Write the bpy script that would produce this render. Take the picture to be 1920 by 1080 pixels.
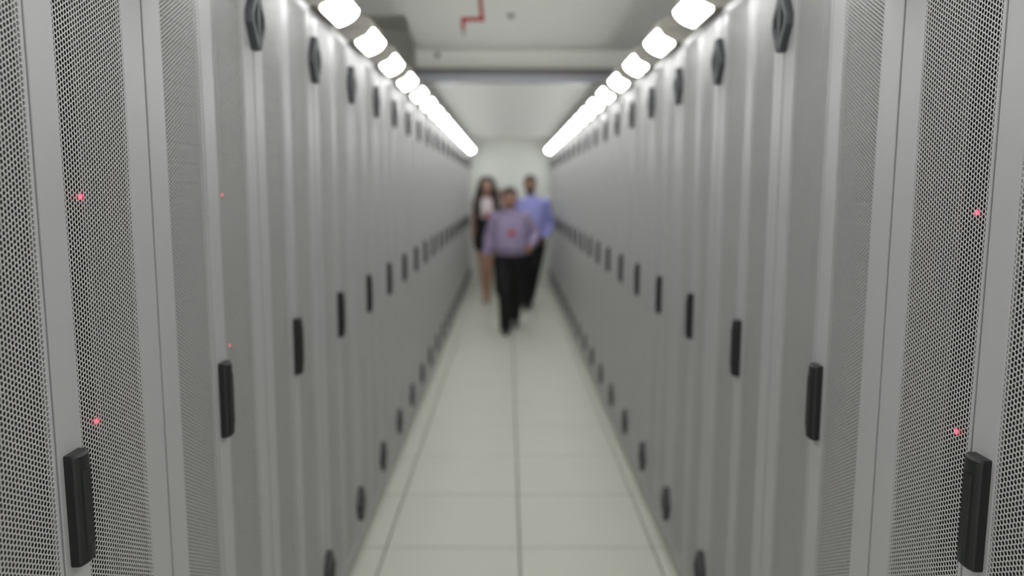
import bpy, bmesh, math, random
import numpy as np
from mathutils import Vector, Matrix

for o in list(bpy.data.objects):
    bpy.data.objects.remove(o, do_unlink=True)
S = bpy.context.scene
C = S.collection
PI = math.pi

# ------------------------------------------------------------------ camera, world, exposure
F_PX, TILT, ROLL, YAW, CAM_H = 1427.95, 0.1275, 0.0029, 0.0051, 1.5952
cam_d = bpy.data.cameras.new('camera')
cam = bpy.data.objects.new('camera', cam_d); C.objects.link(cam)
cam_d.sensor_width = 36.0
cam_d.lens = F_PX / 1920 * 36.0
cam.matrix_world = (Matrix.Translation((0, 0, CAM_H)) @ Matrix.Rotation(-YAW, 4, 'Z')
                    @ Matrix.Rotation(PI / 2 - TILT, 4, 'X') @ Matrix.Rotation(ROLL, 4, 'Z'))
cam_d.clip_start = 0.02
cam_d.dof.use_dof = True
cam_d.dof.focus_distance = 1.17
cam_d.dof.aperture_fstop = 1.75
S.camera = cam

wd = bpy.data.worlds.new('world'); S.world = wd
wd.use_nodes = True
wd.node_tree.nodes['Background'].inputs[0].default_value = (1.0, 0.995, 0.985, 1)
wd.node_tree.nodes['Background'].inputs[1].default_value = 0.78
S.view_settings.view_transform = 'Standard'
S.view_settings.look = 'None'
S.view_settings.gamma = 1.0
S.view_settings.use_curve_mapping = False
S.view_settings.exposure = 0.38
LAMP = 17.0

# ------------------------------------------------------------------ measurements of the place
XL, XR = -0.654, 0.708          # cabinet fronts
Y0, PITCH, N = 0.807, 0.6, 20   # rows of cabinets, 600 mm each
YEND = Y0 + PITCH * N
WALL_Y = 12.87
CAB_H, CAB_D = 2.20, 1.0
SEAM_X, SEAM_Y, TILE = 0.0536, 3.2536, 0.6
H_LOW, H_HIGH, Y_BEAM = 2.447, 2.712, 6.232

# ------------------------------------------------------------------ materials
def nodes_mat(name, col, rough=0.5, metal=0.0, noise=0.0, scale=20.0, bump=0.0, spec=0.5, emit=None, strength=0.0, bscale=None):
    m = bpy.data.materials.new(name); m.use_nodes = True
    nt = m.node_tree; b = nt.nodes['Principled BSDF']
    b.inputs['Base Color'].default_value = (*col, 1)
    b.inputs['Roughness'].default_value = rough
    b.inputs['Metallic'].default_value = metal
    b.inputs['Specular IOR Level'].default_value = spec
    if noise or bump:
        tc = nt.nodes.new('ShaderNodeTexCoord')
        n = nt.nodes.new('ShaderNodeTexNoise'); n.inputs['Scale'].default_value = scale; n.inputs['Detail'].default_value = 4
        nt.links.new(tc.outputs['Object'], n.inputs['Vector'])
        if noise:
            r = nt.nodes.new('ShaderNodeMapRange')
            r.inputs['To Min'].default_value = 1 - noise; r.inputs['To Max'].default_value = 1 + noise
            nt.links.new(n.outputs['Fac'], r.inputs['Value'])
            mx = nt.nodes.new('ShaderNodeVectorMath'); mx.operation = 'SCALE'
            mx.inputs[0].default_value = col
            nt.links.new(r.outputs['Result'], mx.inputs['Scale'])
            nt.links.new(mx.outputs['Vector'], b.inputs['Base Color'])
        if bump:
            n2 = nt.nodes.new('ShaderNodeTexNoise'); n2.inputs['Scale'].default_value = bscale or scale * 8
            nt.links.new(tc.outputs['Object'], n2.inputs['Vector'])
            bp = nt.nodes.new('ShaderNodeBump'); bp.inputs['Strength'].default_value = bump; bp.inputs['Distance'].default_value = 0.002
            nt.links.new(n2.outputs['Fac'], bp.inputs['Height'])
            nt.links.new(bp.outputs['Normal'], b.inputs['Normal'])
    if emit:
        b.inputs['Emission Color'].default_value = (*emit, 1)
        b.inputs['Emission Strength'].default_value = strength
    return m

M = {
 'paint':   nodes_mat('cabinet_paint', (0.43, 0.427, 0.43), 0.42, noise=0.02, scale=3, bump=0.05, bscale=900),
 'sheet':   nodes_mat('perforated_sheet', (0.54, 0.535, 0.525), 0.45),
 'carcass': nodes_mat('cabinet_carcass', (0.12, 0.12, 0.12), 0.5, noise=0.03, scale=4),
 'equip':   nodes_mat('equipment_black', (0.012, 0.012, 0.013), 0.6, noise=0.2, scale=12),
 'rail':    nodes_mat('rack_rail', (0.15, 0.15, 0.15), 0.5, noise=0.03, scale=8),
 'plinth':  nodes_mat('plinth_grey', (0.22, 0.22, 0.21), 0.6, noise=0.05, scale=8),
 'black':   nodes_mat('handle_black', (0.010, 0.012, 0.011), 0.48, noise=0.1, scale=30, bump=0.1, bscale=1500),
 'hinge':   nodes_mat('hinge_dark_grey', (0.045, 0.047, 0.053), 0.45, noise=0.08, scale=30),
 'floor':   nodes_mat('floor_tile_laminate', (0.62, 0.625, 0.54), 0.42, noise=0.035, scale=2.2, bump=0.03, bscale=200, spec=0.3),
 'subfloor': nodes_mat('floor_joint', (0.10, 0.10, 0.09), 0.9, noise=0.1, scale=10),
 'ceil':    nodes_mat('ceiling_paint', (0.93, 0.935, 0.885), 0.8, noise=0.015, scale=2, bump=0.05, bscale=250),
 'wall':    nodes_mat('wall_paint', (0.74, 0.755, 0.70), 0.75, noise=0.015, scale=2, bump=0.05, bscale=250),
 'steel':   nodes_mat('beam_steel', (0.46, 0.47, 0.52), 0.30, metal=0.25, noise=0.05, scale=4),
 'steeld':  nodes_mat('beam_dark', (0.24, 0.23, 0.225), 0.5, metal=0.4, noise=0.05, scale=4),
 'lampbody': nodes_mat('lamp_body', (0.52, 0.50, 0.45), 0.5, noise=0.03, scale=10),
 'diffuser': nodes_mat('lamp_diffuser', (0.9, 0.9, 0.9), 0.5, emit=(0.985, 1.0, 1.0), strength=LAMP),
 'led':     nodes_mat('red_led', (0.6, 0.01, 0.03), 0.4, emit=(1.0, 0.02, 0.05), strength=6.0),
 'redpipe': nodes_mat('red_pipe', (0.42, 0.012, 0.03), 0.4, noise=0.06, scale=20),
 'chrome':  nodes_mat('sprinkler_chrome', (0.45, 0.45, 0.45), 0.25, metal=0.9, noise=0.03, scale=20),
 'fitting': nodes_mat('ceiling_fitting', (0.34, 0.34, 0.32), 0.5, noise=0.05, scale=30),
}

# ------------------------------------------------------------------ helpers
def tag(o, label=None, cat=None, group=None, kind=None):
    if label: o['label'] = label
    if cat: o['category'] = cat
    if group: o['group'] = group
    if kind: o['kind'] = kind
    return o

def empty(name, loc=(0, 0, 0), rz=0.0):
    o = bpy.data.objects.new(name, None); C.objects.link(o)
    o.location = loc; o.rotation_euler = (0, 0, rz); o.empty_display_size = 0.1
    return o

def link(name, me, mat, parent=None, smooth=False):
    if mat is not None and not me.materials: me.materials.append(mat)
    if smooth:
        me.polygons.foreach_set('use_smooth', [True] * len(me.polygons)); me.update()
    o = bpy.data.objects.new(name, me); C.objects.link(o)
    if parent is not None: o.parent = parent
    return o

def box(bm, x0, x1, y0, y1, z0, z1):
    v = [bm.verts.new(p) for p in ((x0,y0,z0),(x1,y0,z0),(x1,y1,z0),(x0,y1,z0),(x0,y0,z1),(x1,y0,z1),(x1,y1,z1),(x0,y1,z1))]
    for f in ((0,3,2,1),(4,5,6,7),(0,1,5,4),(1,2,6,5),(2,3,7,6),(3,0,4,7)):
        bm.faces.new([v[i] for i in f])

def bevel(bm, w, seg=1):
    bmesh.ops.bevel(bm, geom=list(bm.edges), offset=w, segments=seg, affect='EDGES', profile=0.5)

def mesh(name, bm):
    bmesh.ops.recalc_face_normals(bm, faces=bm.faces)
    me = bpy.data.meshes.new(name); bm.to_mesh(me); bm.free(); return me

def boxes_mesh(name, lst, bev=0.0):
    bm = bmesh.new()
    for b in lst: box(bm, *b)
    if bev: bevel(bm, bev)
    return mesh(name, bm)

def prism(bm, loops, axis_vals, mk):
    """loops: list of profile point lists (same length); mk(p, a) -> 3D point. Closed ends."""
    rings = [[bm.verts.new(mk(p, a)) for p in lp] for lp, a in zip(loops, axis_vals)]
    n = len(rings[0])
    for r0, r1 in zip(rings, rings[1:]):
        for i in range(n):
            bm.faces.new((r0[i], r0[(i+1) % n], r1[(i+1) % n], r1[i]))
    bm.faces.new(list(reversed(rings[0]))); bm.faces.new(rings[-1])

def tube(bm, pts, r, seg=12):
    pts = [Vector(p) for p in pts]; rings = []
    for i, p in enumerate(pts):
        d = (pts[min(i+1, len(pts)-1)] - pts[max(i-1, 0)]).normalized()
        a = d.cross(Vector((0.3, 1, 0.2))).normalized(); b = d.cross(a).normalized()
        rr = r[i] if isinstance(r, (list, tuple)) else r
        rings.append([bm.verts.new(p + (a*math.cos(t) + b*math.sin(t))*rr) for t in [2*PI*k/seg for k in range(seg)]])
    for r0, r1 in zip(rings, rings[1:]):
        for i in range(seg): bm.faces.new((r0[i], r0[(i+1)%seg], r1[(i+1)%seg], r1[i]))
    bm.faces.new(list(reversed(rings[0]))); bm.faces.new(rings[-1])

# ------------------------------------------------------------------ the setting
flo = tag(link('floor', boxes_mesh('floor', [(-2.4, 2.4, -1.6, WALL_Y, -0.12, -0.014)]), M['subfloor']), kind='structure')
bm = bmesh.new(); box(bm, -TILE/2+0.0032, TILE/2-0.0032, -TILE/2+0.0032, TILE/2-0.0032, -0.014, 0.0); bevel(bm, 0.0012)
tile_me = mesh('floor_tile', bm)
ny0 = math.floor((0.0 - SEAM_Y) / TILE); ny1 = math.ceil((WALL_Y - SEAM_Y) / TILE)
for j in range(ny0, ny1):
    for i in range(-3, 3):
        cy = SEAM_Y + TILE*(j+0.5); cx = SEAM_X + TILE*(i+0.5)
        if cy + TILE/2 > WALL_Y:          # the last row is cut to the wall
            me = boxes_mesh('floor_tile_cut', [(-TILE/2+0.0032, TILE/2-0.0032, -TILE/2+0.0032, WALL_Y-cy-0.002, -0.014, 0.0)]) if i == -3 else cut_me
            cut_me = me
        else: me = tile_me
        t = link('floor_tile', me, M['floor'], flo); t.location = (cx, cy, 0)

def quads(name, qs, mat, thick=None):
    me = bpy.data.meshes.new(name); V, F = [], []
    for q in qs:
        n = len(V); V += q; F.append(tuple(range(n, n+len(q))))
    me.from_pydata(V, [], F); me.update()
    return link(name, me, mat)

# high ceiling (slab with an opening on the left), low ceiling behind the beam, bulkhead between them
YB = Y_BEAM + 0.10
bm = bmesh.new()
def slab(poly, z0, z1):
    lo = [bm.verts.new((x, y, z0)) for x, y in poly]; hi = [bm.verts.new((x, y, z1)) for x, y in poly]
    n = len(poly)
    bm.faces.new(lo); bm.faces.new(list(reversed(hi)))
    for i in range(n): bm.faces.new((lo[i], lo[(i+1)%n], hi[(i+1)%n], hi[i]))
slab([(-1.95, -1.6), (1.95, -1.6), (1.95, 5.10), (-1.95, 5.10)], H_HIGH, H_HIGH+0.05)
slab([(-0.665, 5.10), (1.95, 5.10), (1.95, YB), (-0.75, YB)], H_HIGH, H_HIGH+0.05)
slab([(-0.75, YB), (1.95, YB), (1.95, YB+0.06), (-0.75, YB+0.06)], H_LOW+0.02, H_HIGH+0.05)
slab([(-1.95, Y_BEAM+0.06), (1.95, Y_BEAM+0.06), (1.95, WALL_Y), (-1.95, WALL_Y)], H_LOW, H_LOW+0.03)
# void over the left row, seen through the opening
slab([(-1.95, 4.9), (-0.55, 4.9), (-0.55, 8.3), (-1.95, 8.3)], 3.25, 3.30)
slab([(-1.95, 8.25), (-0.55, 8.25), (-0.55, 8.3), (-1.95, 8.3)], H_LOW+0.03, 3.25)
slab([(-1.95, 5.05), (-0.60, 5.05), (-0.60, 5.10), (-1.95, 5.10)], H_HIGH+0.05, 3.25)
slab([(-0.62, 5.10), (-0.55, 5.10), (-0.55, 8.3), (-0.62, 8.3)], H_HIGH+0.05, 3.25)
slab([(-0.70, YB+0.06), (-0.62, YB+0.06), (-0.62, 8.3), (-0.70, 8.3)], H_LOW+0.03, H_HIGH+0.05)
slab([(-1.95, 5.05), (-1.90, 5.05), (-1.90, 8.3), (-1.95, 8.3)], H_LOW+0.03, 3.13)  # side wall added to darken the void; open slit above lets some light in
tag(link('ceiling', mesh('ceiling', bm), M['ceil']), kind='structure')
tag(link('wall_back', boxes_mesh('wall_back', [(-2.5, 2.5, WALL_Y, WALL_Y+0.1, -0.1, 3.3)]), M['wall']), kind='structure')
# shadow-gap strip where the low ceiling meets the back wall
tag(link('trim_1', boxes_mesh('trim_1', [(-2.4, 2.4, WALL_Y-0.02, WALL_Y, H_LOW-0.03, H_LOW)], 0.003), M['wall']), kind='structure')

# steel cross beam
bt = empty('cross_beam', (0, Y_BEAM, H_LOW))
tag(bt, 'grey metal cross beam spanning the aisle under the ceiling', 'beam')
bm = bmesh.new()
prof = [(0.0, 0.004), (0.004, 0.0), (0.058, 0.0), (0.058, 0.062), (0.012, 0.062), (0.0, 0.056)]
prism(bm, [prof, prof], [-1.94, 1.94], lambda p, a: (a, p[0], p[1]))
link('lower_rail', mesh('beam_lower_rail', bm), M['steel'], bt)
link('upper_flange', boxes_mesh('beam_upper_flange', [(-1.94, 1.94, 0.022, 0.058, 0.062, 0.108), (-1.94, 1.94, 0.0, 0.06, 0.108, 0.113)]), M['steeld'], bt)

# ------------------------------------------------------------------ server cabinets
HOLE_P = 0.008
Z_DOOR0, Z_DOOR1 = 0.05, 2.192
Z_M0, Z_M1 = 0.090, 2.165

def perforated(name, x0, x1):
    """hexagon-perforated sheet with real holes and sheet thickness, between x0..x1 and the two rails"""
    p = HOLE_P; dx = p*math.sqrt(3)/2; R = p/math.sqrt(3); r = R*0.80; th = 0.0008
    nx = int((x1 - x0) / dx) + 2; nz = int((Z_M1 - Z_M0) / p) + 2
    ii, jj = np.meshgrid(np.arange(nx), np.arange(nz), indexing='ij')
    cx = (x0 + ii*dx).ravel(); cz = (Z_M0 + (jj + 0.5*(ii % 2))*p).ravel()
    ang = np.arange(6)*PI/3
    ux, uz = np.cos(ang), np.sin(ang)
    n = len(cx)
    V = np.zeros((n, 18, 3))
    for k, (rad, y) in enumerate(((R, 0.0), (r, 0.0), (r, th))):
        V[:, 6*k:6*k+6, 0] = cx[:, None] + rad*ux
        V[:, 6*k:6*k+6, 2] = cz[:, None] + rad*uz
        V[:, 6*k:6*k+6, 1] = y
    V[:, :, 0] = np.clip(V[:, :, 0], x0-0.003, x1+0.003)
    V[:, :, 2] = np.clip(V[:, :, 2], Z_M0-0.006, Z_M1+0.006)
    base = []
    for i in range(6):
        k = (i+1) % 6
        base += [[i, k, 6+k, 6+i], [6+i, 6+k, 12+k, 12+i]]
    base = np.array(base)
    Fc = (np.arange(n)[:, None, None]*18 + base[None]).reshape(-1, 4)
    me = bpy.data.meshes.new(name)
    me.vertices.add(n*18); me.vertices.foreach_set('co', V.reshape(-1).astype(np.float32))
    me.loops.add(Fc.size); me.loops.foreach_set('vertex_index', Fc.reshape(-1).astype(np.int32))
    me.polygons.add(len(Fc)); me.polygons.foreach_set('loop_start', (np.arange(len(Fc))*4).astype(np.int32))
    me.update(calc_edges=True); me.validate()
    return me

def hinge_mesh(sgn):
    outer = [(0.0015, .074), (.013, .074), (.052, .014), (.052, -.014), (.013, -.074), (.0015, -.074)]
    inner = [(.0115, .042), (.0145, .042), (.036, .010), (.036, -.010), (.0145, -.042), (.0115, -.042)]
    bm = bmesh.new(); n = 6
    def ring(pts, y): return [bm.verts.new((sgn*x, y, z)) for x, z in pts]
    mid = [(x*0.92+0.002, z*0.96) for x, z in outer]
    of, om, ob = ring(mid, -0.019), ring(outer, -0.013), ring(outer, 0.0)
    nf, nb = ring(inner, -0.019), ring(inner, 0.0)
    for a, b in ((ob, om), (om, of), (of, nf), (nf, nb), (nb, ob)):
        for i in range(n): bm.faces.new((a[i], a[(i+1)%n], b[(i+1)%n], b[i]))
    return mesh('hinge_cover', bm)

def handle_mesh():
    hw = 0.0205
    prof = lambda s, d: [(-hw*s, 0.0), (-hw*s, -0.013*d)] + [(hw*s*math.sin(t), -0.013*d - 0.009*d*math.cos(t)) for t in [math.radians(a) for a in (-66,-44,-22,0,22,44,66)]] + [(hw*s, -0.013*d), (hw*s, 0.0)]
    bm = bmesh.new()
    prism(bm, [prof(0.96, 0.8), prof(1, 0.97), prof(1, 1), prof(1, 1), prof(1, 0.97), prof(0.96, 0.8)], [-0.086, -0.082, -0.07, 0.07, 0.082, 0.086],
          lambda p, a: (p[0], p[1], a))
    # recessed-look grip plate outlined on the face
    g = [(-0.009, -0.0205), (-0.008, -0.0232), (0.008, -0.0232), (0.009, -0.0205)]
    prism(bm, [g, g], [-0.058, 0.060], lambda p, a: (p[0], p[1], a))
    return mesh('handle', bm)

HL, HR, HANDLE = hinge_mesh(1), hinge_mesh(-1), handle_mesh()
carc = [(0.002, 0.598, 0.018, CAB_D, CAB_H-0.028, CAB_H), (0.002, 0.598, 0.018, CAB_D, Z_DOOR0-0.01, Z_DOOR0+0.02),
        (0.002, 0.018, 0.018, CAB_D, Z_DOOR0+0.02, CAB_H-0.028), (0.582, 0.598, 0.018, CAB_D, Z_DOOR0+0.02, CAB_H-0.028),
        (0.018, 0.582, CAB_D-0.02, CAB_D, Z_DOOR0+0.02, CAB_H-0.028)]
CARC = boxes_mesh('carcass', carc)
PLINTH = boxes_mesh('plinth', [(0.002, 0.598, 0.03, CAB_D, 0.0, Z_DOOR0-0.01)])
RAIL0 = boxes_mesh('rack_rail', [(0.018, 0.059, 0.088, 0.092, 0.08, 2.16), (0.055, 0.059, 0.092, 0.13, 0.08, 2.16)])
RAIL1 = boxes_mesh('rack_rail', [(0.541, 0.582, 0.088, 0.092, 0.08, 2.16), (0.541, 0.545, 0.092, 0.13, 0.08, 2.16)])
# stack of blind equipment fronts, one per rack unit
U = 0.04445
EQUIP = boxes_mesh('equipment_stack', [(0.0595, 0.5405, 0.0935, 0.60, 0.10+U*k+0.001, 0.10+U*(k+1)-0.001) for k in range(46)])
bm = bmesh.new(); bmesh.ops.create_icosphere(bm, subdivisions=2, radius=0.005)
for v in bm.verts: v.co.y *= 0.5
LED = mesh('status_light', bm)

def door_meshes(side, gap, stile):
    """two leaves: the narrow-edged one (left) and the one that carries the handle (right)"""
    A = [(0.0035, 0.072, -0.002, 0.006, Z_DOOR0, Z_DOOR1), (gap-0.009, gap-0.002, -0.002, 0.006, Z_DOOR0, Z_DOOR1),
         (0.072, gap-0.009, -0.002, 0.006, Z_DOOR0, Z_M0), (0.072, gap-0.009, -0.002, 0.006, Z_M1, Z_DOOR1)]
    B = [(gap+0.003, stile, -0.002, 0.006, Z_DOOR0, Z_DOOR1), (0.524, 0.5965, -0.002, 0.006, Z_DOOR0, Z_DOOR1),
         (stile, 0.524, -0.002, 0.006, Z_DOOR0, Z_M0), (stile, 0.524, -0.002, 0.006, Z_M1, Z_DOOR1)]
    def dm(n, l):
        bm = bmesh.new()
        for b in l: box(bm, *b)
        ed = [e for e in bm.edges if abs(e.verts[0].co.z - e.verts[1].co.z) > 1.5 and min(v.co.y for v in e.verts) < 0]
        bmesh.ops.bevel(bm, geom=ed, offset=0.0016, segments=2, affect='EDGES', profile=0.5)
        return mesh(n, bm)
    return (dm('door_leaf', A), dm('door_leaf', B), perforated('perforated_panel', 0.072, gap-0.009), perforated('perforated_panel', stile, 0.524), (gap+0.003+stile)/2)

SIDE = {'left': door_meshes('left', 0.257, 0.324), 'right': door_meshes('right', 0.289, 0.351)}
ORD = ['nearest', 'second', 'third', 'fourth', 'fifth', 'sixth', 'seventh', 'eighth', 'ninth', 'tenth', 'eleventh', 'twelfth',
       'thirteenth', 'fourteenth', 'fifteenth', 'sixteenth', 'seventeenth', 'eighteenth', 'nineteenth', 'twentieth']

def cabinet(side, k):
    A, B, PA, PB, hx = SIDE[side]
    if side == 'left': t = empty('server_cabinet', (XL, Y0 + PITCH*k, 0), PI/2)
    else: t = empty('server_cabinet', (XR, Y0 + PITCH*(k+1), 0), -PI/2)
    if k == 0: lab = 'light grey server cabinet with perforated doors, nearest the camera on the %s' % side
    elif k == N-1: lab = 'light grey server cabinet at the far end of the %s row against the back wall' % side
    else: lab = 'light grey server cabinet with perforated doors, %s from the camera in the %s row' % (ORD[k], side)
    tag(t, lab, 'cabinet', 'server cabinets along the aisle')
    link('carcass', CARC, M['carcass'], t); link('plinth', PLINTH, M['plinth'], t)
    link('rack_rail', RAIL0, M['rail'], t); link('rack_rail', RAIL1, M['rail'], t)
    eq = link('equipment_stack', EQUIP, M['equip'], t)
    for lx, lz, *dp in LEDS.get((side, k), []):
        l = link('status_light', LED, M['led'], eq); l.location = (lx, dp[0] if dp else 0.0915, lz); l['label'] = 'small glowing red light'
        if dp: l.scale = (0.5, 0.5, 0.5)
    da = link('door_leaf', A, M['paint'], t); db = link('door_leaf', B, M['paint'], t)
    p = link('perforated_panel', PA, M['sheet'], da); p.location.y = -0.0012
    p = link('perforated_panel', PB, M['sheet'], db); p.location.y = -0.0012
    h = link('handle', HANDLE, M['black'], db); h.location = (hx, -0.002, 1.12); h['label'] = 'black upright handle'
    for z in (0.2275, 2.0217):
        a = link('hinge_cover', HL, M['hinge'], da); a.location = (0, -0.002, z)
        b = link('hinge_cover', HR, M['hinge'], db); b.location = (0.6, -0.002, z)
    return t
LEDS = {('left', 0): [(0.532, 1.582), (0.534, 1.178)], ('left', 1): [(0.383, 1.583, 0.012), (0.386, 1.224, 0.012)],
        ('right', 0): [(0.105, 1.56), (0.096, 1.171)]}
for k in range(N): cabinet('left', k)
for k in range(N): cabinet('right', k)

# ------------------------------------------------------------------ strip lights on the front edge of the cabinet tops
LLEN = 0.29
def lamp_meshes():
    # local x along the row (0..LLEN), local -y towards the aisle, z up from the cabinet top
    bm = bmesh.new()
    prof = [(0.06, 0.0), (0.06, 0.085), (-0.06, 0.100), (-0.088, 0.088), (-0.096, 0.051), (-0.074, 0.022), (-0.030, 0.002), (-0.029, -0.014), (-0.025, -0.014), (-0.023, 0.0)]  # downward lip added to shade the top of the door
    prism(bm, [prof, prof], [0.0, LLEN], lambda p, a: (a, p[0], p[1]))
    body = mesh('lamp_body', bm)
    bm = bmesh.new()
    d = [(-0.030, 0.001), (-0.032, -0.008), (-0.060, 0.002), (-0.084, 0.017), (-0.098, 0.034), (-0.103, 0.048), (-0.096, 0.050), (-0.074, 0.021)]
    prism(bm, [d, d], [0.012, LLEN-0.006], lambda p, a: (a, p[0], p[1]))
    dif = mesh('lamp_diffuser', bm)
    cap = boxes_mesh('end_cap', [(-0.008, 0.0, -0.060, 0.045, 0.050, 0.082)], 0.003)
    return body, dif, cap
LB, LD, LC = lamp_meshes()
def lamp(side, k):
    if side == 'left': t = empty('strip_light', (XL, Y0 + PITCH*k + 0.015, CAB_H + 0.0006), PI/2); near = 0
    else: t = empty('strip_light', (XR, Y0 + PITCH*k + LLEN + 0.015, CAB_H + 0.0006), -PI/2); near = 1
    where = 'nearest' if k == 0 else (ORD[k] if k < N-1 else 'farthest')
    tag(t, 'glowing white strip light on top of the %s cabinet of the %s row' % (where, side), 'light', 'strip lights along the cabinet tops')
    link('lamp_body', LB, M['lampbody'], t); link('diffuser', LD, M['diffuser'], t)
    for x, s in ((0.0, 1), (LLEN, -1)):
        c = link('end_cap', LC, M['lampbody'], t); c.location.x = x
        if s < 0: c.location.x = LLEN + 0.008
for k in range(N): lamp('left', k)
for k in range(N): lamp('right', k)

# ------------------------------------------------------------------ sprinkler pipe and ceiling fittings
sp = empty('sprinkler_pipe', (-0.155, 4.6, H_HIGH)); tag(sp, 'red fire sprinkler pipe dropping from the ceiling with two bends', 'pipe')
zb = 2.585 - H_HIGH
bm = bmesh.new()
tube(bm, [(-0.012, 0, 0.0), (-0.002, 0, zb+0.02), (-0.004, 0, zb+0.006), (-0.016, 0, zb), (-0.098, 0, zb-0.003), (-0.108, 0, zb-0.01), (-0.110, 0, zb-0.022), (-0.110, 0, zb-0.06)], 0.0115)
link('pipe_run', mesh('pipe_run', bm), M['redpipe'], sp, True)
for c in ((-0.001, zb), (-0.110, zb-0.004)):
    bm = bmesh.new(); bmesh.ops.create_icosphere(bm, subdivisions=2, radius=0.0165)
    o = link('elbow', mesh('elbow', bm), M['redpipe'], sp, True); o.location = (c[0], 0, c[1])
bm = bmesh.new(); tube(bm, [(-0.110, 0, zb-0.058), (-0.110, 0, zb-0.085), (-0.110, 0, zb-0.087), (-0.110, 0, zb-0.098), (-0.110, 0, zb-0.10)], [0.011, 0.010, 0.007, 0.006, 0.014])
link('sprinkler_head', mesh('sprinkler_head', bm), M['chrome'], sp)
def fitting(loc, r, label, name, cat, vertical=False):
    bm = bmesh.new()
    pts = [(0,0,0), (0,0,-0.006), (0,0,-0.008), (0,0,-0.022), (0,0,-0.024)]
    tube(bm, pts, [r, r, r*0.7, r*0.62, r*0.3], 20)
    o = link(name, mesh(name, bm), M['fitting'], None); o.location = loc
    if vertical: o.rotation_euler = (-PI/2, 0, 0)
    tag(o, label, cat)
fitting((0.014, 5.056, H_HIGH), 0.030, 'small round grey detector on the high ceiling above the aisle', 'smoke_detector', 'detector')
fitting((-0.572, YB, 2.675), 0.022, 'small dark fitting on the bulkhead above the cross beam, left side', 'wall_sensor', 'sensor', True)

# ------------------------------------------------------------------ people
PM = {
 'skin_tan':  nodes_mat('skin_tan', (0.36, 0.20, 0.135), 0.5, noise=0.05, scale=15),
 'skin_fair': nodes_mat('skin_fair', (0.46, 0.28, 0.20), 0.5, noise=0.05, scale=15),
 'skin_brown': nodes_mat('skin_brown', (0.27, 0.155, 0.10), 0.5, noise=0.05, scale=15),
 'lavender':  nodes_mat('shirt_lavender', (0.33, 0.27, 0.42), 0.85, noise=0.08, scale=14, bump=0.3, bscale=40),
 'blue':      nodes_mat('shirt_blue', (0.33, 0.34, 0.70), 0.85, noise=0.08, scale=14, bump=0.3, bscale=40),
 'white_top': nodes_mat('blouse_pale_pink', (0.66, 0.57, 0.58), 0.85, noise=0.06, scale=14, bump=0.3, bscale=40),
 'grey_top':  nodes_mat('top_grey', (0.16, 0.15, 0.15), 0.85, noise=0.08, scale=14, bump=0.3, bscale=40),
 'trousers':  nodes_mat('trousers_black', (0.006, 0.0065, 0.0065), 0.8, noise=0.2, scale=14, bump=0.3, bscale=40),
 'navy':      nodes_mat('trousers_dark_navy', (0.007, 0.007, 0.010), 0.8, noise=0.2, scale=14, bump=0.3, bscale=40),
 'skirt':     nodes_mat('skirt_black', (0.010, 0.009, 0.012), 0.8, noise=0.2, scale=14, bump=0.3, bscale=40),
 'shoe':      nodes_mat('shoe_black', (0.010, 0.010, 0.010), 0.35, noise=0.1, scale=20),
 'nude_shoe': nodes_mat('shoe_nude', (0.40, 0.26, 0.19), 0.4, noise=0.05, scale=20),
 'hair_black': nodes_mat('hair_black', (0.016, 0.013, 0.012), 0.5, noise=0.3, scale=60),
 'hair_dark': nodes_mat('hair_dark_brown', (0.024, 0.017, 0.012), 0.45, noise=0.3, scale=60),
 'hair_brown': nodes_mat('hair_light_brown', (0.20, 0.14, 0.075), 0.5, noise=0.3, scale=60),
 'eye':       nodes_mat('eye', (0.35, 0.33, 0.31), 0.2),
 'iris':      nodes_mat('iris', (0.02, 0.012, 0.008), 0.2),
 'lip':       nodes_mat('lip', (0.33, 0.11, 0.10), 0.5),
 'badge':     nodes_mat('badge_red', (0.62, 0.10, 0.08), 0.5, noise=0.05, scale=30),
 'belt':      nodes_mat('belt_black', (0.012, 0.011, 0.010), 0.4),
}

def capsule(bm, p0, r0, p1, r1, sx=1.0, seg=12):
    """tapered rounded limb segment; sx flattens it along its second axis"""
    p0, p1 = Vector(p0), Vector(p1); d = p1 - p0; L = d.length; d.normalize()
    a = Vector((1, 0, 0)); a = (a - d*a.dot(d))
    if a.length < 0.1: a = Vector((0, 1, 0)) - d*d.y
    a.normalize(); b = d.cross(a)
    st = []
    for t in (80, 55, 28): st.append((-r0*math.sin(math.radians(t)), r0*math.cos(math.radians(t))))
    st += [(0, r0), (L, r1)]
    for t in (28, 55, 80): st.append((L + r1*math.sin(math.radians(t)), r1*math.cos(math.radians(t))))
    rings = [[bm.verts.new(p0 + d*s + (a*math.cos(2*PI*k/seg) + b*math.sin(2*PI*k/seg)*sx)*r) for k in range(seg)] for s, r in st]
    for r0_, r1_ in zip(rings, rings[1:]):
        for i in range(seg): bm.faces.new((r0_[i], r0_[(i+1)%seg], r1_[(i+1)%seg], r1_[i]))
    bm.faces.new(list(reversed(rings[0]))); bm.faces.new(rings[-1])

def ellipsoid(bm, c, r, rot=None):
    g = bmesh.ops.create_uvsphere(bm, u_segments=20, v_segments=14, radius=1.0)
    m = Matrix.Translation(c) @ (rot.to_4x4() if rot else Matrix.Identity(4)) @ Matrix.Diagonal((*r, 1))
    bmesh.ops.transform(bm, matrix=m, verts=g['verts'])

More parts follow.
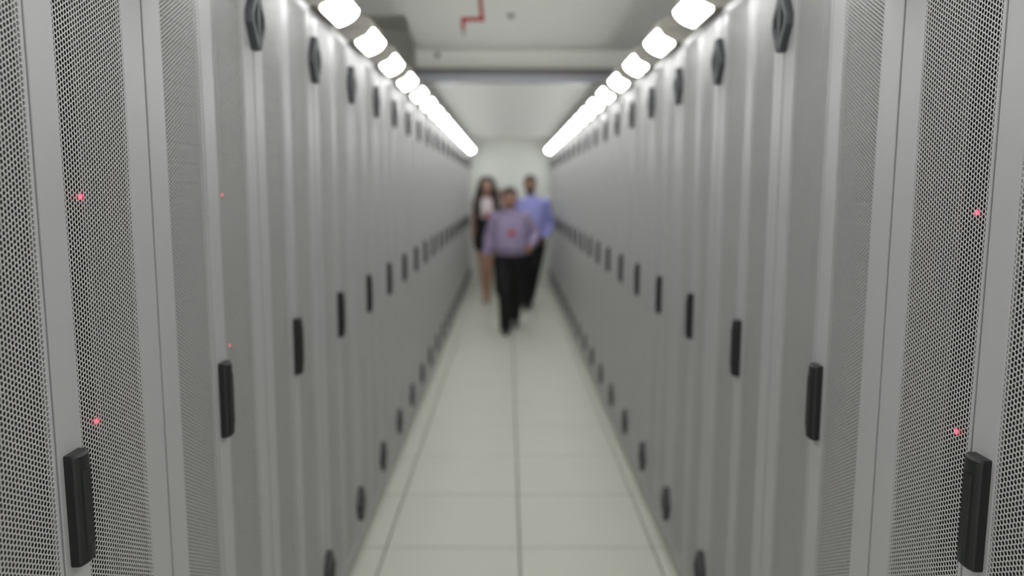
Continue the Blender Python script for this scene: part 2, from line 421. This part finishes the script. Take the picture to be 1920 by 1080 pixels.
def loft(bm, rings, seg=24):
    """rings: (x, y, z, rx, ry) ; horizontal ellipses, closed at both ends"""
    R = [[bm.verts.new((x + rx*math.cos(2*PI*k/seg), y + ry*math.sin(2*PI*k/seg), z)) for k in range(seg)] for x, y, z, rx, ry in rings]
    for a, b in zip(R, R[1:]):
        for i in range(seg): bm.faces.new((a[i], a[(i+1)%seg], b[(i+1)%seg], b[i]))
    bm.faces.new(list(reversed(R[0]))); bm.faces.new(R[-1])

def fuse(name, build, voxel, smooth=4, cut=None):
    """overlapping volumes grown into one continuous surface"""
    bm = bmesh.new(); build(bm)
    bmesh.ops.recalc_face_normals(bm, faces=bm.faces)
    me = bpy.data.meshes.new('tmp'); bm.to_mesh(me); bm.free()
    o = bpy.data.objects.new('tmp', me); C.objects.link(o)
    r = o.modifiers.new('r', 'REMESH'); r.mode = 'VOXEL'; r.voxel_size = voxel
    s = o.modifiers.new('s', 'SMOOTH'); s.factor = 0.5; s.iterations = smooth
    dg = bpy.context.evaluated_depsgraph_get()
    out = bpy.data.meshes.new_from_object(o.evaluated_get(dg)); out.name = name
    bpy.data.objects.remove(o, do_unlink=True); bpy.data.meshes.remove(me)
    if cut:
        bm = bmesh.new(); bm.from_mesh(out)
        for co, no in cut:
            bmesh.ops.bisect_plane(bm, geom=list(bm.verts)+list(bm.edges)+list(bm.faces), plane_co=co, plane_no=no, clear_outer=True)
        bm.to_mesh(out); bm.free()
    return out

def hand(bm, wrist, direction, palm_n, side, curl=0.5, k=1.0):
    """palm, four unequal curled fingers and a thumb leaving the side of the palm"""
    w = Vector(wrist); d = Vector(direction).normalized(); n = Vector(palm_n); n = (n - d*n.dot(d)).normalized(); s = d.cross(n)*side
    P = lambda a, b, c: w + (d*a + s*b + n*c)*k
    for b in (-0.027, -0.009, 0.009, 0.027):
        capsule(bm, P(0.0, b*0.6, 0), 0.015*k, P(0.078, b, 0), 0.0125*k, seg=10)
    for b, L in ((0.030, 0.068), (0.010, 0.078), (-0.010, 0.072), (-0.029, 0.056)):
        p = P(0.078, b, 0); ang = 0.0
        for f, r in ((0.45, 0.0098), (0.32, 0.009), (0.23, 0.008)):
            ang += curl
            q = p + (d*math.cos(ang) + n*math.sin(ang))*(L*f*k)
            capsule(bm, p, r*k, q, r*k*0.93, seg=8); p = q
    p = P(0.012, 0.026, 0.004)
    for a, b, c, r in ((0.045, 0.054, 0.016, 0.0125), (0.073, 0.060, 0.030, 0.0105), (0.093, 0.056, 0.042, 0.009)):
        q = P(a, b, c); capsule(bm, p, r*k, q, r*k*0.92, seg=8); p = q

def person(loc, H, pose, look, label, name='person'):
    t = empty(name, loc); tag(t, label, 'person', 'people walking up the aisle')
    h = H; P = pose; V3 = Vector
    sh, hp = P.get('sh', 0.105)*h, P.get('hp', 0.050)*h          # half widths of shoulder and hip joints
    zs, zh = 0.810*h, 0.52*h
    lean = P.get('lean', -0.01)                                    # shoulders lead the hips a little
    ty, bx = lean, P.get('bx', 0.0)
    hx, hy = P.get('head', (0.0, -0.03))
    q = h*look.get('hs', 1.0); zc = 0.998*h - 0.066*q                                                   # head centre
    fem = look.get('female', False); g = look.get('girth', 1.0)
    S_ = {-1: V3((-sh, ty, zs)), 1: V3((sh, ty, zs))}
    HJ = {-1: V3((-hp, 0, zh-0.02*h)), 1: V3((hp, 0, zh-0.02*h))}
    EL = {-1: V3(P['elR']), 1: V3(P['elL'])}; WR = {-1: V3(P['wrR']), 1: V3(P['wrL'])}
    KN = {-1: V3(P['knR']), 1: V3(P['knL'])}; AN = {-1: V3(P['anR']), 1: V3(P['anL'])}
    FD = {-1: V3(P.get('fdR', (0, -1, 0))).normalized(), 1: V3(P.get('fdL', (0, -1, 0))).normalized()}
    af = 0.82 if fem else 1.0
    def face(bm):
        ellipsoid(bm, (hx, hy+0.012, zc+0.012*q), (0.0455*q, 0.056*q, 0.054*q))
        ellipsoid(bm, (hx, hy-0.012, zc-0.022*q), (0.039*q*look.get('jaw', 1), 0.044*q, 0.043*q))
        ellipsoid(bm, (hx, hy-0.030*q, zc-0.050*q), (0.019*q, 0.014*q, 0.013*q))         # chin
        capsule(bm, (hx, hy-0.050*q, zc+0.006*q), 0.005*q, (hx, hy-0.062*q, zc-0.016*q), 0.0085*q, seg=8)   # nose
        for s in (-1, 1):
            ellipsoid(bm, (hx+s*0.0455*q, hy+0.012, zc-0.006*q), (0.0055*q, 0.012*q, 0.017*q))               # ear
            ellipsoid(bm, (hx+s*0.022*q, hy-0.040*q, zc+0.014*q), (0.018*q, 0.010*q, 0.006*q))             # brow
            ellipsoid(bm, (hx+s*0.025*q, hy-0.036*q, zc-0.018*q), (0.014*q, 0.014*q, 0.014*q))             # cheek
    def body(bm):
        face(bm)
        capsule(bm, (0, ty+0.005, zs+0.01*h), 0.036*h*(0.85 if fem else 1.05), (hx, hy+0.015, zc-0.04*h), 0.032*h*(0.85 if fem else 1.05))
        loft(bm, [(0, 0, zh-0.04*h, .072*h, .055*h), (0, 0, zh+.03*h, .082*h, .062*h), (0, ty*.4, zh+.12*h, .070*h, .055*h),
                  (0, ty*.8, zs-.08*h, .080*h, .052*h), (0, ty, zs-.02*h, .066*h, .040*h), (0, ty, zs+.015*h, .040*h, .032*h)])
        for s in (-1, 1):
            capsule(bm, S_[s]-V3((s*.006*h, 0, .024*h)), .026*h*af, EL[s], .024*h*af); capsule(bm, EL[s], .025*h*af, WR[s], .016*h*af)
            hd = V3(P['hdR'] if s < 0 else P['hdL']); pn = V3(P['pnR'] if s < 0 else P['pnL'])
            hand(bm, WR[s], hd, pn, -s, P.get('curlR' if s < 0 else 'curlL', 0.45), 0.92*af*h/1.72)
            capsule(bm, HJ[s], .050*h, KN[s], .032*h); capsule(bm, KN[s], .031*h, AN[s], .020*h)
            calf = KN[s].lerp(AN[s], 0.3) + V3((0, 0.012*h, 0)); ellipsoid(bm, calf, (.028*h, .029*h, .06*h))
            tz = AN[s] + FD[s]*0.075*h; tz.z = 0.024
            capsule(bm, AN[s]-V3((0, 0, .006*h)), .019*h, tz, .013*h, 0.9)
    sk = link('body', fuse('body', body, 0.0075, 3), look['skin'], t, True)
    # eyes, brows and lips
    for s in (-1, 1):
        bm = bmesh.new(); ellipsoid(bm, (hx+s*0.021*q, hy-0.0435*q, zc+0.003*q), (0.0085*q, 0.006*q, 0.0042*q))
        e = link('eye', mesh('eye', bm), PM['eye'], t, True)
        bm = bmesh.new(); ellipsoid(bm, (hx+s*0.021*q, hy-0.0482*q, zc+0.003*q), (0.004*q, 0.0022*q, 0.004*q)); link('iris', mesh('iris', bm), PM['iris'], e, True)
        bm = bmesh.new(); capsule(bm, (hx+s*0.010*q, hy-0.0495*q, zc+0.0185*q), 0.0026*q, (hx+s*0.031*q, hy-0.044*q, zc+0.0175*q), 0.0018*q, seg=8)
        link('eyebrow', mesh('eyebrow', bm), look['hair'], t, True)
    bm = bmesh.new(); capsule(bm, (hx-0.013*q, hy-0.047*q, zc-0.0335*q), 0.003*q, (hx+0.013*q, hy-0.047*q, zc-0.0335*q), 0.003*q, seg=8)
    ellipsoid(bm, (hx, hy-0.0485*q, zc-0.0345*q), (0.011*q, 0.0045*q, 0.0055*q))
    link('lips', mesh('lips', bm), PM['lip'], t, True)
    # hair
    def hair(bm):
        ellipsoid(bm, (hx, hy+0.020, zc+0.020*q), (0.0495*q, 0.056*q, 0.053*q))
        ellipsoid(bm, (hx, hy+0.034, zc-0.004*q), (0.0485*q, 0.046*q, 0.050*q))
        ellipsoid(bm, (hx, hy-0.022*q, zc+0.050*q), (0.036*q, 0.030*q, 0.017*q))
        if look.get('long'):
            for s in (-1, 1):
                pts = [(0.030, -0.008, 0.050, .022), (0.050, -0.008, 0.018, .022), (0.058, -0.008, -0.03, .026), (0.068, -0.006, -0.085, .032), (0.075, -0.026, -0.15, .034), (0.076, -0.046, -0.22, .028), (0.070, -0.050, -0.275, .013)]
                for a, b in zip(pts, pts[1:]):
                    capsule(bm, (hx+s*a[0]*q, hy+a[1]*q, zc+a[2]*q), a[3]*q, (hx+s*b[0]*q, hy+b[1]*q, zc+b[2]*q), b[3]*q)
            loft(bm, [(hx, hy+.035*q, zc-.22*q, .07*q, .018*q), (hx, hy+.04*q, zc-.10*q, .072*q, .025*q), (hx, hy+.03*q, zc+.0*q, .055*q, .04*q)])
    link('hair', fuse('hair', hair, 0.009, 3), look['hair'], t, True)
    if look.get('beard'):
        def beard(bm):
            ellipsoid(bm, (hx, hy-0.013, zc-0.044*q), (0.0375*q, 0.0425*q, 0.030*q))
        link('beard', fuse('beard', beard, 0.007, 2, [((0, 0, zc-0.040*q), (0, 0, 1)), ((0, hy-0.004, 0), (0, 1, 0))]), look['hair'], t, True)
    # clothes
    top_z = zs + 0.035*h
    wz = P.get('waist', 0.52)*h
    def shirt(bm):
        if fem:
            loft(bm, [(0, 0, wz, .083*h, .068*h), (0, ty*.4, wz+.08*h, .075*h, .060*h), (0, ty*.8-.006*h, zs-.10*h, .090*h, .074*h),
                      (0, ty, zs-.02*h, .092*h, .054*h), (0, ty, zs+.02*h, .055*h, .040*h)])
            for s in (-1, 1): capsule(bm, S_[s]-V3((s*.01*h, 0, 0)), .036*h, S_[s].lerp(EL[s], 0.22), .035*h)
        else:
            b = look.get('belly', 0.0)
            loft(bm, [(bx*.3, -b*.3, wz-.01*h, .086*h*g, (.066+b)*h), (bx*.3, -b*.3, wz+.012*h, .096*h*g, (.074+b)*h), (bx*.3, -.012*h*g-b*.3, wz+.05*h, .104*h*g, (.082+b)*h), (bx*.4, ty*.5-.006*h, wz+.13*h, .102*h*g, (.078+b*.8)*h),
                      (bx*.7, ty*.8, zs-.08*h, .105*h*(.5+.5*g), (.072+b*.4)*h), (bx, ty, zs-.03*h, .098*h, .060*h), (bx, ty, zs+.002*h, .076*h, .050*h), (bx, ty, zs+.026*h, .048*h, .042*h)])
            for s in (-1, 1):
                capsule(bm, S_[s]-V3((0, 0, .014*h)), .039*h*(.6+.4*g), EL[s], .034*h*(.6+.4*g)); capsule(bm, EL[s], .035*h*(.6+.4*g), EL[s].lerp(WR[s], 0.93), .026*h)
    link('shirt' if not fem else 'blouse', fuse('shirt', shirt, 0.011, 5, [((0, 0, wz+0.006), (0, 0, -1))]), look['top'], t, True)
    if not fem:
        def collar(bm):
            loft(bm, [(0, ty+.004, zs+.016*h, .050*h, .045*h), (0, ty-.002, zs+.042*h, .043*h, .040*h)])
            for s in (-1, 1): capsule(bm, (s*.036*h, ty-.034*h, zs+.032*h), .008*h, (s*.020*h, ty-.054*h, zs+.002*h), .006*h)
        link('collar', fuse('collar', collar, 0.007, 2), look['top'], t, True)
    if look.get('skirt'):
        def skirt(bm):
            loft(bm, [(0, 0, 0.42*h, .098*h, .080*h), (0, 0, 0.50*h, .103*h, .079*h), (0, 0, 0.56*h, .090*h, .072*h), (0, 0, wz+.03*h, .081*h, .066*h)])
        link('skirt', fuse('skirt', skirt, 0.011, 4), look['bottom'], t, True)
    else:
        lw = look.get('leg', 1.0)
        def trousers(bm):
            loft(bm, [(0, 0.004, zh-.055*h, .085*h*(.4+.6*g), .070*h), (0, 0.002, zh+.0*h, .096*h*(.3+.7*g), .074*h), (0, -0.002, wz+.022*h, .094*h*(.3+.7*g), .070*h)])
            for s in (-1, 1):
                a = AN[s] + V3((0, 0.004, -0.018*h)); k = KN[s]
                capsule(bm, HJ[s]+V3((s*.006*h, 0, -.01*h)), .060*h*lw, k, .043*h*lw); capsule(bm, k, .043*h*lw, a, .036*h*lw)
        link('trousers', fuse('trousers', trousers, 0.011, 4), look['bottom'], t, True)
        if look.get('belt', True):
            bm = bmesh.new(); loft(bm, [(bx*.2, -.001, wz+.002, .0955*h*(.3+.7*g), .0725*h), (bx*.2, -.001, wz+.021*h, .0955*h*(.3+.7*g), .0725*h)], 32)
            link('belt', mesh('belt', bm), PM['belt'], t, True)
    # shoes
    for s in (-1, 1):
        a = AN[s]; f = FD[s]
        def shoe(bm):
            side = V3((0, 0, 1)).cross(f)
            if look.get('heel'):
                toe = V3((a.x, a.y, 0)) + f*0.090*h; toe.z = 0.016
                ball = V3((a.x, a.y, 0)) + f*0.058*h; ball.z = 0.022
                heel = a + V3((0, 0, -0.034*h)) - f*0.018*h
                capsule(bm, ball, .0195*h, toe, .012*h, .8); capsule(bm, heel, .018*h, ball, .0185*h, .9)
                hb = V3((heel.x, heel.y, 0.006)); capsule(bm, hb, .006*h, heel, .014*h)
            else:
                lift = P.get('liftR' if s < 0 else 'liftL', 0.0)
                heel = V3((a.x, a.y, a.z - 0.022*h)) - f*0.018*h; heel.z = max(heel.z, 0.028)
                toe = V3((a.x, a.y, 0)) + f*0.105*h; toe.z = 0.022 + P.get('toeR' if s < 0 else 'toeL', 0.0)
                mid = heel.lerp(toe, 0.55) + V3((0, 0, .004))
                capsule(bm, heel, .023*h, mid, .025*h); capsule(bm, mid, .025*h, toe, .019*h)
                capsule(bm, a + V3((0, 0, .008*h)), .024*h, heel + V3((0, 0, .01)), .024*h)
                capsule(bm, a, .022*h, mid + V3((0, 0, .006)), .022*h)
        m = fuse('shoe', shoe, 0.007, 2)
        zmin = min(v.co.z for v in m.vertices)
        o = link('shoe', m, look['shoe'], t, True)
        if zmin < 0.0 or (zmin < 0.02): o.location.z = -zmin + 0.0005
    if look.get('badge'):
        x, z, y = look['badge']
        bm = bmesh.new(); box(bm, -0.040, 0.040, -0.003, 0.003, -0.026, 0.026); bevel(bm, 0.002, 1)
        o = link('badge', mesh('badge', bm), PM['badge'], t); o.location = (x, y, z); o.rotation_euler = (look.get('btilt', -0.15), 0, 0); o['label'] = 'small red badge'
    return t

# stout man in front, mid-stride, right foot leading
person((0.022, 8.62, 0), 1.63, dict(
    sh=0.104, hp=0.050, lean=-0.02, head=(-0.006, -0.045), waist=0.53, bx=0.01,
    elR=(-0.240, 0.02, 1.075), wrR=(-0.272, -0.06, 0.86), hdR=(0.02, -0.12, -1), pnR=(1, -0.1, 0), curlR=0.35,
    elL=(0.290, 0.03, 1.10), wrL=(0.235, -0.20, 0.985), hdL=(-0.25, -0.6, -0.55), pnL=(-0.8, 0.1, -0.4), curlL=0.75,
    knR=(-0.062, -0.14, 0.46), anR=(-0.050, -0.17, 0.085), knL=(0.078, 0.03, 0.46), anL=(0.060, 0.36, 0.125), fdL=(0.1, -1, 0), toeL=0.0),
    dict(skin=PM['skin_tan'], hair=PM['hair_black'], top=PM['lavender'], bottom=PM['trousers'], shoe=PM['shoe'], girth=1.18, belly=0.022, jaw=1.08, hs=1.10,
         badge=(0.012, 1.13, -0.188), btilt=0.10, leg=1.12),
    'person in a lavender shirt and black trousers, walking in front of the group')

# tall man behind on the right
person((0.315, 10.35, 0), 1.80, dict(
    sh=0.103, hp=0.050, lean=-0.02, head=(-0.025, -0.04), waist=0.535,
    elR=(-0.255, 0.06, 1.16), wrR=(-0.27, 0.02, 0.92), hdR=(0.02, -0.1, -1), pnR=(1, -0.1, 0), curlR=0.4,
    elL=(0.268, 0.05, 1.14), wrL=(0.185, -0.13, 0.965), hdL=(-0.3, -0.4, -0.85), pnL=(-0.8, 0.2, 0.0), curlL=0.6,
    knR=(-0.085, -0.12, 0.50), anR=(-0.070, -0.10, 0.09), knL=(0.050, -0.02, 0.50), anL=(-0.010, 0.26, 0.11)),
    dict(skin=PM['skin_brown'], hair=PM['hair_black'], top=PM['blue'], bottom=PM['navy'], shoe=PM['shoe'], girth=1.0, beard=True),
    'tall bearded person in a blue shirt and dark trousers, behind on the right')

# woman behind on the left, by the cabinets
person((-0.312, 10.85, 0), 1.79, dict(
    sh=0.090, hp=0.045, lean=-0.01, head=(0.012, -0.03), waist=0.665,
    elR=(-0.190, 0.05, 1.10), wrR=(-0.178, 0.0, 0.87), hdR=(0.02, -0.1, -1), pnR=(1, -0.1, 0), curlR=0.35,
    elL=(0.190, 0.05, 1.10), wrL=(0.170, -0.02, 0.87), hdL=(-0.02, -0.1, -1), pnL=(-1, -0.1, 0), curlL=0.35,
    knR=(-0.050, -0.05, 0.51), anR=(-0.022, -0.04, 0.145), knL=(0.045, -0.03, 0.51), anL=(0.030, 0.10, 0.145)),
    dict(skin=PM['skin_fair'], hair=PM['hair_dark'], top=PM['white_top'], bottom=PM['skirt'], shoe=PM['nude_shoe'], female=True, skirt=True, long=True, heel=True,
         badge=(0.035, 1.245, -0.148), btilt=0.0, jaw=0.92),
    'person with long dark hair, pale blouse and black skirt, on the left')

# someone almost hidden behind the man in front
person((-0.090, 11.75, 0), 1.62, dict(
    sh=0.092, hp=0.046, lean=-0.01, head=(0.0, -0.03), waist=0.53,
    elR=(-0.19, 0.04, 1.02), wrR=(-0.185, -0.03, 0.80), hdR=(0.02, -0.1, -1), pnR=(1, -0.1, 0),
    elL=(0.19, 0.04, 1.02), wrL=(0.185, -0.03, 0.80), hdL=(-0.02, -0.1, -1), pnL=(-1, -0.1, 0),
    knR=(-0.072, -0.08, 0.45), anR=(-0.06, -0.07, 0.08), knL=(0.065, 0.0, 0.45), anL=(0.05, 0.14, 0.09)),
    dict(skin=PM['skin_fair'], hair=PM['hair_brown'], top=PM['grey_top'], bottom=PM['trousers'], shoe=PM['shoe'], girth=0.95),
    'person with light brown hair, nearly hidden behind the one in lavender')
